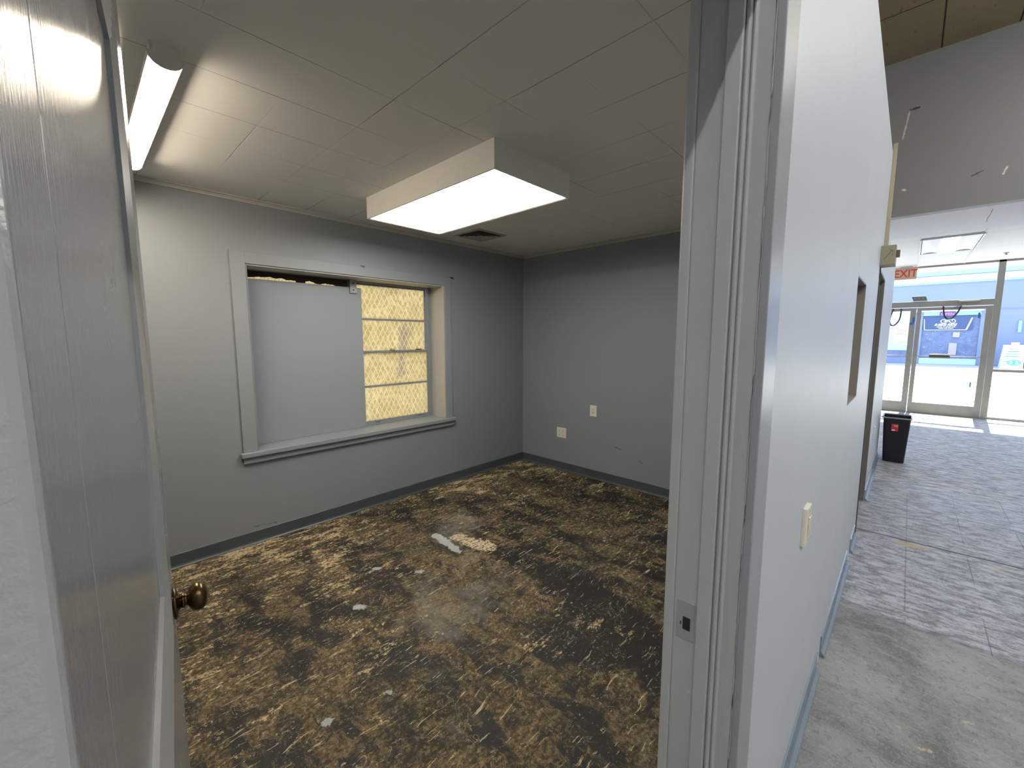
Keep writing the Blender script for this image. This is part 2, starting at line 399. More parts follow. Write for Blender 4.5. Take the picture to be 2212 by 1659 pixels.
def tan_panels():
    g = G('tan_ceiling_panel'); x, y, z = g.sep(g.pos)
    s = g.math('MAXIMUM', g.seam(x, .95, 5.60, .010), g.seam(y, .528, 0.0, .010))
    c = g.mix(g.noise(g.pos, 3, 5), (.26, .20, .11), (.36, .285, .165))
    c = g.mix(g.math('MULTIPLY', g.step(g.noise(g.vmap(g.pos, (1, 2.5, 1)), 7, 5, .7), .63, .67), .7), c, (.12, .09, .05))
    c = g.mix(s, c, (.02, .01, .01))
    return g.done(g.bsdf(c, .7))
def white_tiles():
    g = G('white_lay_in_tile'); x, y, z = g.sep(g.pos)
    s = g.math('MAXIMUM', g.seam(x, 1.34, 9.77, .012), g.seam(y, .61, .01, .012))
    sp = g.step(g.vor(g.pos, 60), .16, .10)
    c = g.mix(g.math('MULTIPLY', sp, .3), (.74, .73, .70), (.45, .45, .44))
    c = g.mix(g.math('MULTIPLY', s, .7), c, (.50, .50, .50))
    return g.done(g.bsdf(c, .7))
def wire_glass():
    """obscured wire glass, yellowed film, lit through from outside"""
    g = G('yellowed_wire_glass'); x, y, z = g.sep(g.pos)
    wob = g.math('MULTIPLY', g.math('SUBTRACT', g.noise(g.vmap(g.pos, (1, 1, .4)), 16, 4, .6), .5), .022)
    u = g.math('ADD', g.math('ADD', x, g.math('MULTIPLY', z, .52)), wob)
    v = g.math('SUBTRACT', g.math('SUBTRACT', x, g.math('MULTIPLY', z, .52)), wob)
    wire = g.math('MAXIMUM', g.seam(u, .050, 0, .0065), g.seam(v, .050, 0, .0065))
    blot = g.noise(g.vmap(g.pos, (1, 1, .8)), 7, 6, .7); fine = g.noise(g.vmap(g.pos, (1, 1, .6)), 34, 4, .65)
    c = g.mix(g.step(blot, .36, .66), (.66, .54, .32), (.76, .64, .40))
    c = g.mix(g.math('MULTIPLY', g.step(fine, .42, .60), .65), c, (.54, .42, .24))
    # damp grey blotches low on the right
    dz = g.math('ADD', g.segdist(g.comb(x, z, 0), (2.27, 1.58), (2.17, 1.18)), g.math('MULTIPLY', g.math('SUBTRACT', g.noise(g.pos, 9, 4), .5), .34))
    c = g.mix(g.math('MULTIPLY', g.step(dz, .09, .0), .7), c, (.44, .36, .27))
    c = g.mix(g.math('MULTIPLY', wire, .55), c, (.86, .76, .52))
    t = g.n('ShaderNodeBsdfTranslucent'); g.put(t.inputs[0], c)
    d = g.bsdf(c, .35, 0, g.bump(fine, .3, .002))
    m = g.n('ShaderNodeMixShader'); m.inputs[0].default_value = .22
    g.t.links.new(t.outputs[0], m.inputs[1]); g.t.links.new(d, m.inputs[2])
    return g.done(m.outputs[0])
def clear_glass():
    g = G('clear_shop_glass'); t = g.n('ShaderNodeBsdfTransparent'); t.inputs[0].default_value = (.94, .97, .98, 1)
    gl = g.n('ShaderNodeBsdfGlossy'); gl.inputs['Roughness'].default_value = .02
    dt = g.n('ShaderNodeVectorMath', operation='DOT_PRODUCT'); g.put(dt.inputs[0], g.geo.outputs['Incoming']); g.put(dt.inputs[1], g.geo.outputs['Normal'])
    k = g.math('POWER', g.math('SUBTRACT', 1.0, g.math('ABSOLUTE', dt.outputs['Value'])), 5.0)
    f = g.math('MULTIPLY_ADD', k, .9, .03)
    m = g.n('ShaderNodeMixShader'); g.t.links.new(f, m.inputs[0]); g.t.links.new(t.outputs[0], m.inputs[1]); g.t.links.new(gl.outputs[0], m.inputs[2])
    return g.done(m.outputs[0])
M_TAN = tan_panels(); M_TILE = white_tiles(); M_WIRE = wire_glass(); M_GLASS = clear_glass()
L_PANEL = emis('panel_lens_glow', (1.0, .95, .88), 17)
L_TUBE = emis('tube_lens_glow', (1.0, .86, .67), 78)
L_HALL = emis('assumed_hall_lens_glow', (1.0, .98, .95), 108)
L_TROF = emis('troffer_lens_glow', (1.0, .98, .96), 6)

# ------------------------------------------------------------------ the room shell
YW, YI = .20, .33            # partition: hall face, office face
YA, XB, H = 3.36, 3.72, 2.44 # window wall, far wall, office ceiling
XL0, XJ = -.0113, .844       # doorway jambs
HD = 2.15                    # doorway head
S(boxes('floor', [(-.5, 7.0, .275, 3.62, -.12, 0)], M_FLOOR))
S(boxes('floor', [(-4.5, 11.62, -4.0, .275, -.12, 0), (7.0, 11.62, .275, 3.0, -.12, 0)], M_HFLOOR))
S(boxes('ceiling', [(-.5, 7.0, YI, 3.62, H, H+.12)], M_CEIL))
S(boxes('ceiling', [(-4.5, 6.6, -4.0, 3.74, 4.52, 4.64)], M_TAN))
S(boxes('ceiling', [(8.02, 11.62, -4.0, 3.0, 2.87, 2.99)], M_TILE))
# plasterboard soffit with its crack, behind the bulkhead
S(boxes('trim_6', [(6.66, 8.02, -4.0, 3.0, 2.855, 2.99)], M_SOFFIT))
bm = bmesh.new(); tube(bm, [(6.85, -.525, 2.8548), (7.05, -.533, 2.8548), (7.3, -.530, 2.8548), (7.55, -.540, 2.8548)], .0025, 5); S(obj('trim_9', bm, plain('hairline_gap', (.20, .19, .19), .8)))
# window wall with its opening
OX0, OX1, OZ0, OZ1 = .86, 2.56, .655, 2.005
S(boxes('wall_back', [(-.5, OX0, YA, 3.62, 0, H), (OX1, 7.0, YA, 3.62, 0, H), (OX0, OX1, YA, 3.62, 0, OZ0), (OX0, OX1, YA, 3.62, OZ1, H)], M_WALL))
S(boxes('wall_right', [(XB, XB+.12, YI, YA, 0, H)], M_WALLB))
S(boxes('wall_left', [(-.5, -.38, YI, YA, 0, H)], M_WALL))
# the partition between office and hall (door opening, pass-through, second doorway)
S(boxes('wall_front', [
    (-2.6, XL0, YW, .275, 0, 2.85), (-2.6, -.06, .275, YI, 0, 2.85),
    (XL0, XJ, YW, .275, HD, 2.85), (-.06, XJ, .275, YI, HD, 2.85),
    (XJ, 2.57, YW, YI, 0, 2.85), (2.57, 3.05, YW, YI, 0, 1.165), (2.57, 3.05, YW, YI, 1.79, 2.85),
    (3.05, 4.06, YW, YI, 0, 2.85), (4.06, 4.27, YW, YI, 2.0, 2.85), (4.27, 4.92, YW, YI, 2.0, 2.36),
    (4.92, 7.0, YW, YI, 0, 2.36)], M_HALLW, bevel=.002))
# remaining enclosure of the hall and the shop front bay
S(boxes('wall_hall_right', [(-4.5, 11.62, -4.12, -4.0, 0, 4.64)], M_HALLW))
S(boxes('wall_hall_back', [(-4.62, -4.5, -4.12, 3.74, 0, 4.64)], M_HALLW))
S(boxes('wall_hall_left', [(-4.5, -.5, 3.62, 3.74, 0, 4.64), (-.5, 6.6, 3.62, 3.74, H, 4.64), (7.0, 11.62, 3.0, 3.12, 0, 2.99), (6.9, 7.0, YI, 3.12, 0, 2.44)], M_HALLW))
S(boxes('wall_bulkhead', [(6.54, 6.66, -4.0, 3.74, 2.85, 4.64)], M_BULK))
# crown strip and cove base
def crown(name, axis, a0, a1, c):
    bm = bmesh.new(); z = H
    prof = [(0, 0), (.030, 0), (.030, -.006), (.018, -.010), (.010, -.020), (.008, -.028), (0, -.028)]
    if axis == 0: prism(bm, [(c - u, z + v) for u, v in prof], a0, a1, 0)
    else: prism(bm, [(c - u, z + v) for u, v in prof], a0, a1, 1)
    return S(obj(name, bm, M_CROWN))
crown('trim_1', 0, -.38, XB, YA); crown('trim_2', 1, YI, YA, XB)
def cove(name, axis, a0, a1, c, sgn, mat, hh=.095, toe=.014):
    prof = [(0, 0), (toe, 0), (toe, .004), (.006, .012), (.003, .022), (.003, hh-.003), (0, hh)]
    bm = bmesh.new(); prism(bm, [(c + sgn*u, v) for u, v in prof], a0, a1, axis)
    return S(obj(name, bm, mat))
cove('baseboard_back', 0, -.38, XB, YA, -1, M_BASE)
cove('baseboard_right', 1, YI, YA, XB, -1, M_BASE)
def hall_base(a0, a1, lift=0.0, h=.10):
    prof = [(0, .002), (.022, .002), (.020, .008), (.009, .020), (.006, .032), (.006, h-.004), (0, h)]
    bm = bmesh.new(); prism(bm, [(YW - u - lift, v) for u, v in prof], a0, a1, 0)
    return S(obj('baseboard_front', bm, M_BASEH))
hall_base(1.0, 2.19); hall_base(2.32, 3.42); hall_base(3.64, 3.95); hall_base(4.93, 6.98)

# ------------------------------------------------------------------ doorway lining and casing
t = S(empty('trim_3', (XJ, YW, 0)))      # right-hand lining
def loc(parent, lst, nm, mat, bevel=0):
    p = parent.matrix_basis.translation
    return boxes(nm, [(a-p.x, b-p.x, c-p.y, d-p.y, e-p.z, f-p.z) for a, b, c, d, e, f in lst], mat, parent, bevel)
loc(t, [(XJ-.004, XJ+.0005, .1995, .322, 0, HD)], 'jamb', M_JAMB, .001)
loc(t, [(XJ-.014, XJ-.004, .246, .273, 0, HD)], 'door_stop', M_JAMB, .002)
bm = bmesh.new()                          # moulded bead on the stop
for y0, r in ((.2300, .0045), (.2400, .0055)):
    prism(bm, [(XJ-.004-XJ + -abs(r*math.sin(a))*1.0, y0-YW + r*math.cos(a)) for a in [math.pi*k/8 for k in range(9)]], 0, HD, 2)
obj('bead', bm, M_JAMB, t, smooth=False)
loc(t, [(XJ-.001, XJ+.090, .185, YW, 0, HD+.09)], 'casing', M_TRIM, .002)
loc(t, [(XJ-.006, XJ+.085, .322, YI+.014, 0, HD+.08)], 'inner_casing', M_JAMB, .004)
# rough painted seams between casing and lining
bm = bmesh.new(); pts = []
for k in range(46):
    z = .0 + HD*k/45; pts.append((XJ-.0045-XJ + random.uniform(-.0006, .0006), .2000-YW + random.uniform(-.0006, .0006), z))
tube(bm, pts, .0016, 6); obj('paint_seam', bm, M_TRIM, t, smooth=True)
sp = loc(t, [(XJ-.0055, XJ-.004, .279, .316, .868, .952)], 'strike_plate', M_TRIM, .001)
bm = bmesh.new(); box(bm, -.0062, -.0052, .287-YW, .302-YW, .890, .918); o = obj('latch_hole', bm, M_SLOT, sp)
bm = bmesh.new(); box(bm, -.0062, -.0052, .3055-YW, .3075-YW, .898, .905); obj('screw_hole', bm, M_SLOT, sp)

t = S(empty('trim_4', (XL0, YW, 0)))      # left-hand lining
bm = bmesh.new(); prism(bm, [(-.002, -.0005), (.001, -.0005), (.0095, .0755), (-.002, .0755)], 0, HD, 2); obj('jamb', bm, M_DOOR, t, .0008)
loc(t, [(XL0-.090, XL0+.001, .185, YW, 0, HD+.09)], 'casing', M_CASE, .004)
t = S(empty('trim_5', (.4, YW, HD)))
loc(t, [(XL0, XJ, .1995, .322, HD-.004, HD)], 'jamb', M_TRIM)
loc(t, [(XL0, XJ, .243, .273, HD-.016, HD-.004)], 'door_stop', M_TRIM, .002)
loc(t, [(XL0+.001, XJ-.001, .185, YW, HD, HD+.09)], 'casing', M_TRIM, .003)

# ------------------------------------------------------------------ the open door
TH = R(7.4)
door = S(empty('door_1', (-.0018, .277, .012))); door.rotation_euler = (0, 0, math.pi/2 - TH)
DL = .845
leaf = boxes('door_leaf', [(0, DL, 0, .040, 0, 2.125)], M_DOOR, door, .0015)
def fluted(name, r0, r1, parent):
    """flat reeded strip on the hall face (local -y) between two end lines r0 and r1, each ((x, z) inner, (x, z) outer)"""
    bm = bmesh.new(); n = 5
    prof = [(0, 0)]
    for i in range(n):
        a = i/n; prof += [((a+.04/n), -.0045), ((a+.5/n), -.0066), ((a+.93/n), -.0045), ((a+.97/n), -.0020)]
    prof += [(1, 0)]
    rings = []
    for (ix, iz), (ox, oz) in (r0, r1):
        rings.append([bm.verts.new((ix + (ox-ix)*u, v, iz + (oz-iz)*u)) for u, v in prof])
    a, b = rings
    for k in range(len(prof)-1): bm.faces.new((a[k], a[k+1], b[k+1], b[k]))
    bm.faces.new(a); bm.faces.new(b)
    return obj(name, bm, M_MOULD, parent)
lo_c = ((.430, 1.142), (.553, 1.020)); hi_c = ((.430, 1.832), (.553, 1.954))
fluted('panel_moulding', lo_c, hi_c, door)
fluted('panel_moulding', ((.015, 1.142), (.015, 1.020)), lo_c, door)
fluted('panel_moulding', ((.015, 1.832), (.015, 1.954)), hi_c, door)
KX, KZ = .765, .955
MK = Matrix.Translation((KX, 0, KZ)) @ Matrix.Rotation(math.pi/2, 4, 'X')      # local +z -> -y (hall side)
bm = bmesh.new(); lathe(bm, [(.0135, 0), (.0135, .006), (.0155, .007), (.0155, .010), (.0130, .011), (.0130, .014), (.0150, .015), (.0150, .018), (.0125, .019), (.0120, .023), (.018, .026), (.0235, .029), (.0270, .034), (.0285, .040), (.0275, .046), (.0235, .051), (.0165, .0545), (.008, .056), (0, .0562)], 40, MK)
kn = obj('door_knob', bm, M_BRASS, door, smooth=True)
bm = bmesh.new(); lathe(bm, [(0, .001), (.030, .001), (.032, .004), (.029, .0065), (.022, .0075), (.015, .0105), (.012, .016), (0, .016)], 40, MK); obj('rosette', bm, M_BRASS, kn, smooth=True)
MK2 = Matrix.Translation((KX, .04, KZ)) @ Matrix.Rotation(-math.pi/2, 4, 'X')
bm = bmesh.new(); lathe(bm, [(.030, 0), (.030, .005), (.012, .009), (.011, .034), (.020, .040), (.0275, .052), (.025, .062), (.010, .068), (0, .0685)], 32, MK2); obj('door_knob', bm, M_BRASS, door, smooth=True)
for hz in (.25, 1.05, 1.9):
    bm = bmesh.new(); lathe(bm, [(0, hz-.045), (.006, hz-.045), (.006, hz+.045), (0, hz+.045)], 14, Matrix.Translation((-.004, .044, 0))); obj('hinge', bm, M_TRIM, door, smooth=False)
bm = bmesh.new(); tube(bm, [(.235, 0, 1.945), (.235, -.010, 1.945), (.238, -.014, 1.940), (.244, -.014, 1.934)], .0016, 6); obj('bent_nail', bm, M_DARKM, door, smooth=True)

# ------------------------------------------------------------------ office window
win = S(empty('window_1', (1.7, YA, OZ0)))
CY = YA - .012
loc(win, [(.77, OX0, CY, YA, .685, 2.085)], 'casing', M_SASH, .002)
loc(win, [(OX1, 2.635, CY, YA, .685, 2.085)], 'casing', M_SASH, .002)
loc(win, [(OX0, OX1, CY, YA, OZ1, 2.085)], 'head_casing', M_SASH, .002)
loc(win, [(.752, 2.656, 3.318, YA, .652, .685), (OX0, OX1, YA, 3.60, .652, .685)], 'stool', M_SASH, .004)
loc(win, [(.765, 2.645, 3.338, YA, .606, .652)], 'apron', M_SASH, .002)
loc(win, [(OX1-.012, OX1, YA, 3.575, .685, OZ1)], 'reveal_lining', M_CROWN, .001)
loc(win, [(OX0, OX0+.012, YA, 3.575, .685, OZ1)], 'reveal_lining', M_SASH, .001)
loc(win, [(OX0+.012, OX1-.012, YA, 3.575, OZ1-.010, OZ1)], 'head_lining', M_CROWN, .001)
FR0, FR1 = 3.575, 3.62
loc(win, [(OX0, OX0+.03, FR0, FR1, .685, OZ1), (OX1-.045, OX1, FR0, FR1, .685, OZ1), (1.685, 1.745, FR0, FR1, .685, OZ1), (OX0+.03, OX1-.045, FR0, FR1, 1.982, OZ1), (OX0+.03, OX1-.045, FR0, FR1, .685, .705)], 'window_frame', M_SASH, .002)
loc(win, [(OX1-.052, OX1-.045, FR0-.012, FR0+.01, .705, 1.982)], 'sash_channel', M_SASH)
def sash(x0, x1, z0, z1, y, st, zm, parent_name):
    sgl = loc(win, [(x0, x0+st, y, y+.018, z0, z1), (x1-st, x1, y, y+.018, z0, z1), (x0+st, x1-st, y, y+.018, z0, z0+.022), (x0+st, x1-st, y, y+.018, z1-.018, z1), (x0+st, x1-st, y, y+.016, zm-.008, zm+.008)], parent_name, M_SASH, .001)
    p = win.matrix_basis.translation
    for a, b in ((z0+.022, zm-.008), (zm+.008, z1-.018)):
        bm = bmesh.new(); box(bm, x0+st-p.x, x1-st-p.x, y+.006-p.y, y+.010-p.y, a-p.z, b-p.z); obj('glass_pane', bm, M_WIRE, sgl)
    return sgl
for (x0, x1) in ((.892, 1.685), (1.745, 2.508)):
    sash(x0, x1, 1.345, 1.985, 3.602, .018, 1.664, 'upper_sash')
    lo = sash(x0, x1, .703, 1.378, 3.580, .014, 1.048, 'lower_sash')
    p = win.matrix_basis.translation
    for lx in (1.90, 2.37):
        if x0 > 1.5:
            bm = bmesh.new(); box(bm, lx-p.x, lx+.05-p.x, 3.566-p.y, 3.581-p.y, .716-p.z, .728-p.z); obj('sash_lift', bm, M_SASH, lo, .001)
    if x0 > 1.5:
        bm = bmesh.new(); box(bm, 2.085-p.x, 2.125-p.x, 3.570-p.y, 3.590-p.y, 1.376-p.z, 1.390-p.z); box(bm, 2.085-p.x, 2.095-p.x, 3.570-p.y, 3.582-p.y, 1.388-p.z, 1.396-p.z); obj('sash_lock', bm, M_STEEL, lo, .001)
        bm = bmesh.new(); box(bm, 2.37-p.x, 2.43-p.x, 3.578-p.y, 3.592-p.y, 1.377-p.z, 1.385-p.z); obj('keeper', bm, M_DARKM, lo)
# dark rotted rim hanging above the board, ragged at its lower edge
bm = bmesh.new(); pts = [(.90, 1.990)]
xx = 1.68; low = []
prof = {.90: 1.938, .97: 1.945, 1.03: 1.952, 1.08: 1.957, 1.12: 1.948, 1.16: 1.955, 1.20: 1.942, 1.235: 1.947, 1.26: 1.945, 1.275: 1.90, 1.32: 1.90, 1.335: 1.948, 1.37: 1.955, 1.41: 1.938, 1.45: 1.935, 1.48: 1.944, 1.52: 1.943, 1.56: 1.938, 1.60: 1.925, 1.64: 1.90, 1.68: 1.90}
low = sorted(prof.items())
fine = []
for (a, za), (b, zb) in zip(low, low[1:]):
    for k in range(4):
        u = k/4; fine.append((a+(b-a)*u, za+(zb-za)*u + random.uniform(-.0025, .0025)))
fine.append(low[-1])
pol = [(x - 1.7, z - OZ0) for x, z in fine] + [(1.68-1.7, 1.990-OZ0), (.90-1.7, 1.990-OZ0)]
prism(bm, pol, 3.566-YA, 3.574-YA, 1)
obj('rotted_rim', bm, M_RUST, win)

bd = rebase(boxes('cover_board', [(.874, 1.792, 3.545, 3.558, .686, 1.930)], M_BOARD, None, .001))
tag(bd, 'flat grey painted board standing in the window recess over its left half', 'board')
br = empty('metal_bracket', (1.715, 3.53, 1.88)); tag(br, 'small grey metal bracket with two screw holes hanging from the window head', 'bracket')
bpl = boxes('plate', [(-.030, .030, 0, .004, 0, .112), (-.030, .030, 0, .045, .112, .115)], M_STEEL, br, .001)
for z in (.028, .085):
    bm = bmesh.new(); lathe(bm, [(0, 0), (.006, 0), (.006, .0015), (0, .0015)], 12, Matrix.Translation((0, 0, z)) @ Matrix.Rotation(math.pi/2, 4, 'X')); obj('screw_hole', bm, M_SLOT, br)
for (x, z, lb) in ((1.715, 2.085, 'small rusty curtain hook on the window head casing, above the bracket'), (2.653, 2.085, 'small rusty curtain hook at the upper right corner of the window casing')):
    h = empty('curtain_hook', (x, YA, z-.012)); tag(h, lb, 'hook', 'curtain hooks over the office window')
    bm = bmesh.new(); box(bm, -.013, .013, -.003, 0, .008, .020); obj('back_plate', bm, M_DARKM, h)
    bm = bmesh.new(); tube(bm, spline([(.008, -.002, .016), (.008, -.020, .018), (.006, -.026, .010), (0, -.024, 0), (-.006, -.020, .004)]), .0018, 6); obj('hook_arm', bm, M_DARKM, h, smooth=True)

# ------------------------------------------------------------------ ceiling lights of the office
lt = empty('ceiling_light', (1.755, 2.125, 2.300)); tag(lt, 'large rectangular white box light with a glowing panel, fixed to the office ceiling', 'ceiling light')
x0, x1, y0, y1 = -.305, .300, -.628, .618
bm = bmesh.new(); th = .006
box(bm, x0, x0+th, y0, y1, 0, .1398); box(bm, x1-th, x1, y0, y1, 0, .1398); box(bm, x0+th, x1-th, y0, y0+th, 0, .1398); box(bm, x0+th, x1-th, y1-th, y1, 0, .1398)
hs = obj('housing', bm, M_WHITE, lt, .001)
boxes('lens', [(x0+.014, x1-.014, y0+.014, y1-.014, .005, .010)], L_PANEL, lt)
M_GASK = plain('lens_frame', (.42, .40, .20), .5)
boxes('lens_frame', [(x0+th, x0+.014, y0+th, y1-th, .002, .010), (x1-.014, x1-th, y0+th, y1-th, .002, .010), (x0+.014, x1-.014, y0+th, y0+.014, .002, .010), (x0+.014, x1-.014, y1-.014, y1-th, .002, .010)], M_GASK, lt)
boxes('mounting_pan', [(x0+th, x1-th, y0+th, y1-th, .125, .1395)], M_WHITE, lt)

def wrap_light(name, length, lens_mat, label, loc_, rotz=0, group=None):
    e = empty(name, loc_); tag(e, label, 'ceiling light', group); e.rotation_euler = (0, 0, rotz)
    hl = length/2
    boxes('body', [(-.040, .040, -hl+.004, hl-.004, .040, .072)], M_WHITE, e, .001)
    n = 18; bm = bmesh.new()
    a0 = .42; arc = [(.046*math.cos(math.pi + a0 + (math.pi-2*a0)*k/n), .040 + .036*math.sin(math.pi + a0 + (math.pi-2*a0)*k/n)) for k in range(n+1)]
    prism(bm, arc, -hl+.008, hl-.008, 1); l = obj('lens', bm, lens_mat, e)
    bm = bmesh.new(); prism(bm, [(-.0465, .040), (-.0445, .026), (-.041, .026), (-.043, .038), (.043, .038), (.041, .026), (.0445, .026), (.0465, .040)], -hl+.008, hl-.008, 1); obj('lens_channel', bm, M_WHITE, e)
    for s in (-1, 1):
        bm = bmesh.new()
        arc2 = [(.049*math.cos(math.pi + math.pi*k/n), .040 + .039*math.sin(math.pi + math.pi*k/n)) for k in range(n+1)] + [(.034, .044), (.034, .074), (-.034, .074), (-.034, .044)]
        prism(bm, arc2, s*hl - .008 if s > 0 else -hl, s*hl if s > 0 else -hl+.008, 1); obj('end_cap', bm, M_WHITE, e)
    return e
wrap_light('ceiling_light', 1.20, L_TUBE, 'narrow half-round tube light glowing on the office ceiling near the open door', (.283, 2.42, 2.368))

# ceiling air vent
vt = empty('ceiling_vent', (2.682, 2.960, 2.425)); tag(vt, 'square four-way air vent in the office ceiling near the far corner', 'air vent')
q = .172
M_VENT = plain('vent_paint', (.36, .35, .31), .5)
bm = bmesh.new()
for a in ((-q, q, -q, -q+.03), (-q, q, q-.03, q), (-q, -q+.03, -q+.03, q-.03), (q-.03, q, -q+.03, q-.03)): box(bm, a[0], a[1], a[2], a[3], .008, .015)
obj('frame', bm, M_VENT, vt, .001)
boxes('backing', [(-q+.03, q-.03, -q+.03, q-.03, .012, .0148)], M_SLOT, vt)
for k in range(4):
    r = .125 - k*.030
    bm = bmesh.new()
    for sx in (0, 1, 2, 3):
        M4 = Matrix.Rotation(sx*math.pi/2, 4, 'Z')
        vs = [bm.verts.new(M4 @ Vector(p)) for p in ((-r, -r, 0), (r, -r, 0), (r-.016, -r+.016, .011), (-r+.016, -r+.016, .011), (-r, -r, .0015), (r, -r, .0015), (r-.016, -r+.016, .0122), (-r+.016, -r+.016, .0122))]
        for f in ((0, 1, 2, 3), (7, 6, 5, 4), (0, 4, 5, 1), (1, 5, 6, 2), (2, 6, 7, 3), (3, 7, 4, 0)): bm.faces.new([vs[i] for i in f])
    obj('louver', bm, M_VENT, vt)

# ------------------------------------------------------------------ far wall fittings
def plate_x(name, label, y0, y1, z0, z1, cat, slots, group=None):
    cy, cz = (y0+y1)/2, z0
    e = empty(name, (XB, cy, cz)); tag(e, label, cat, group)
    hw, hh = (y1-y0)/2, z1-z0
    boxes('cover_plate', [(-.006, 0, -hw, hw, 0, hh)], M_PLATE, e, .0015)
    for (u, v, a, b) in slots:
        s = boxes('socket', [(-.0085, -.006, u-a, u+a, hh*v-b, hh*v+b)], M_PLATE, e, .001)
        for dy in (-.006, .006):
            bm = bmesh.new(); box(bm, -.0092, -.0084, u+dy-.0014, u+dy+.0014, hh*v-.001, hh*v+.007); obj('slot', bm, M_SLOT, s)
        bm = bmesh.new(); box(bm, -.0092, -.0084, u-.0025, u+.0025, hh*v-.011, hh*v-.006); obj('ground_hole', bm, M_SLOT, s)
    bm = bmesh.new(); lathe(bm, [(0, 0), (.003, 0), (.003, .0012), (0, .0012)], 10, Matrix.Translation((-.006, 0, hh*.5)) @ Matrix.Rotation(-math.pi/2, 4, 'Y')); obj('screw', bm, M_STEEL, e)
    return e
plate_x('power_outlet', 'double-wide white wall outlet with four sockets, low on the far office wall', 2.706, 2.833, .376, .490, 'outlet', [(-.026, .28, .015, .014), (-.026, .72, .015, .014), (.026, .28, .015, .014), (.026, .72, .015, .014)])
e = empty('wall_switch', (XB, 2.359, .672)); tag(e, 'single white wall plate with a narrow upright control, right of the double outlet', 'switch')
boxes('cover_plate', [(-.006, 0, -.040, .040, 0, .117)], M_PLATE, e, .0015)
s = boxes('rocker', [(-.0095, -.006, -.016, .016, .026, .092)], M_PLATE, e, .001)
bm = bmesh.new(); box(bm, -.0102, -.0094, -.0125, -.0105, .030, .088); box(bm, -.0102, -.0094, .0105, .0125, .030, .088); box(bm, -.0106, -.0094, .001, .006, .034, .044); obj('slot', bm, M_SLOT, s)
pf = empty('picture_frame', (XB, 1.24, 1.105)); tag(pf, 'black framed board on the far office wall, mostly hidden behind the door lining', 'picture frame')
bm = bmesh.new(); box(bm, -.022, 0, -.17, .17, 0, .022); box(bm, -.022, 0, -.17, .17, .563, .585); box(bm, -.022, 0, .148, .17, .022, .563); box(bm, -.022, 0, -.17, -.148, .022, .563); obj('frame', bm, M_BLACK, pf, .001)
boxes('board_face', [(-.010, -.004, -.148, .148, .022, .563)], M_WHITE, pf)

# ------------------------------------------------------------------ hall wall fittings
e = empty('light_switch', (1.545, YW, .853)); tag(e, 'ivory light switch plate on the hall side of the partition, beside the door casing', 'switch')
pts = [(-.036, 0), (-.036, -.010), (-.030, -.0135), (.030, -.0135), (.036, -.010), (.036, 0)]
bm = bmesh.new(); prism(bm, pts, 0, .122, 2); obj('cover_plate', bm, M_PLATE, e, .0008)
boxes('paddle', [(-.016, .016, -.018, -.0135, .030, .092)], M_PLATE, e, .0015)
for z in (.014, .108):
    bm = bmesh.new(); lathe(bm, [(0, 0), (.003, 0), (.003, .001), (0, .001)], 10, Matrix.Translation((0, -.0135, z)) @ Matrix.Rotation(math.pi/2, 4, 'X')); obj('screw', bm, M_STEEL, e)
e = empty('light_switch', (5.45, YW, .50)); tag(e, 'pale wall plate low on the hall wall beyond the second doorway', 'switch')
boxes('cover_plate', [(-.036, .036, -.010, 0, 0, .118)], M_WHITE, e, .002)
boxes('paddle', [(-.010, .010, -.016, -.010, .04, .08)], M_WHITE, e, .001)
# linings of the pass-through and the second doorway
t = S(empty('window_2', (2.81, YW, 1.165)))
loc(t, [(3.043, 3.05, YW+.001, YI, 1.165, 1.79), (2.57, 2.577, YW+.001, YI, 1.165, 1.79), (2.577, 3.043, YW+.001, YI, 1.165, 1.172), (2.577, 3.043, YW+.001, YI, 1.783, 1.79)], 'reveal_lining', M_OLIVE)
t = S(empty('door_2', (4.49, YW, 0)))
loc(t, [(4.050, 4.066, YW-.006, YI+.006, 0, 2.0)], 'frame', M_WOODD, .001)
loc(t, [(4.905, 4.921, YW+.001, YI+.006, 0, 2.0), (4.066, 4.905, YW+.001, YI+.006, 1.985, 2.0)], 'frame', M_OLIVE, .001)
# plaster angle at the end of the tall partition and the cream box over the second doorway
S(boxes('trim_7', [(4.268, 4.280, .176, .20, 2.36, 2.91), (4.268, 4.272, .176, .20, 2.15, 2.36)], M_CREAMT, None, .001))
e = empty('wall_box', (4.02, YW, 2.008)); tag(e, 'cream metal box scratched on its face, mounted over the second doorway', 'box')
boxes('case', [(-.030, .14, -.080, 0, 0, .132)], M_CREAMB, e, .002)
bm = bmesh.new(); tube(bm, [(-.0305, -.020, .040), (-.0305, -.045, .072), (-.0305, -.058, .095)], .0014, 5); tube(bm, [(-.0305, -.048, .098), (-.0305, -.064, .094), (-.0305, -.062, .058)], .0016, 5); obj('scratch', bm, M_BROWN, e)
boxes('side_knob', [(0, .05, -.100, -.080, .052, .098)], M_BROWN, e, .002)

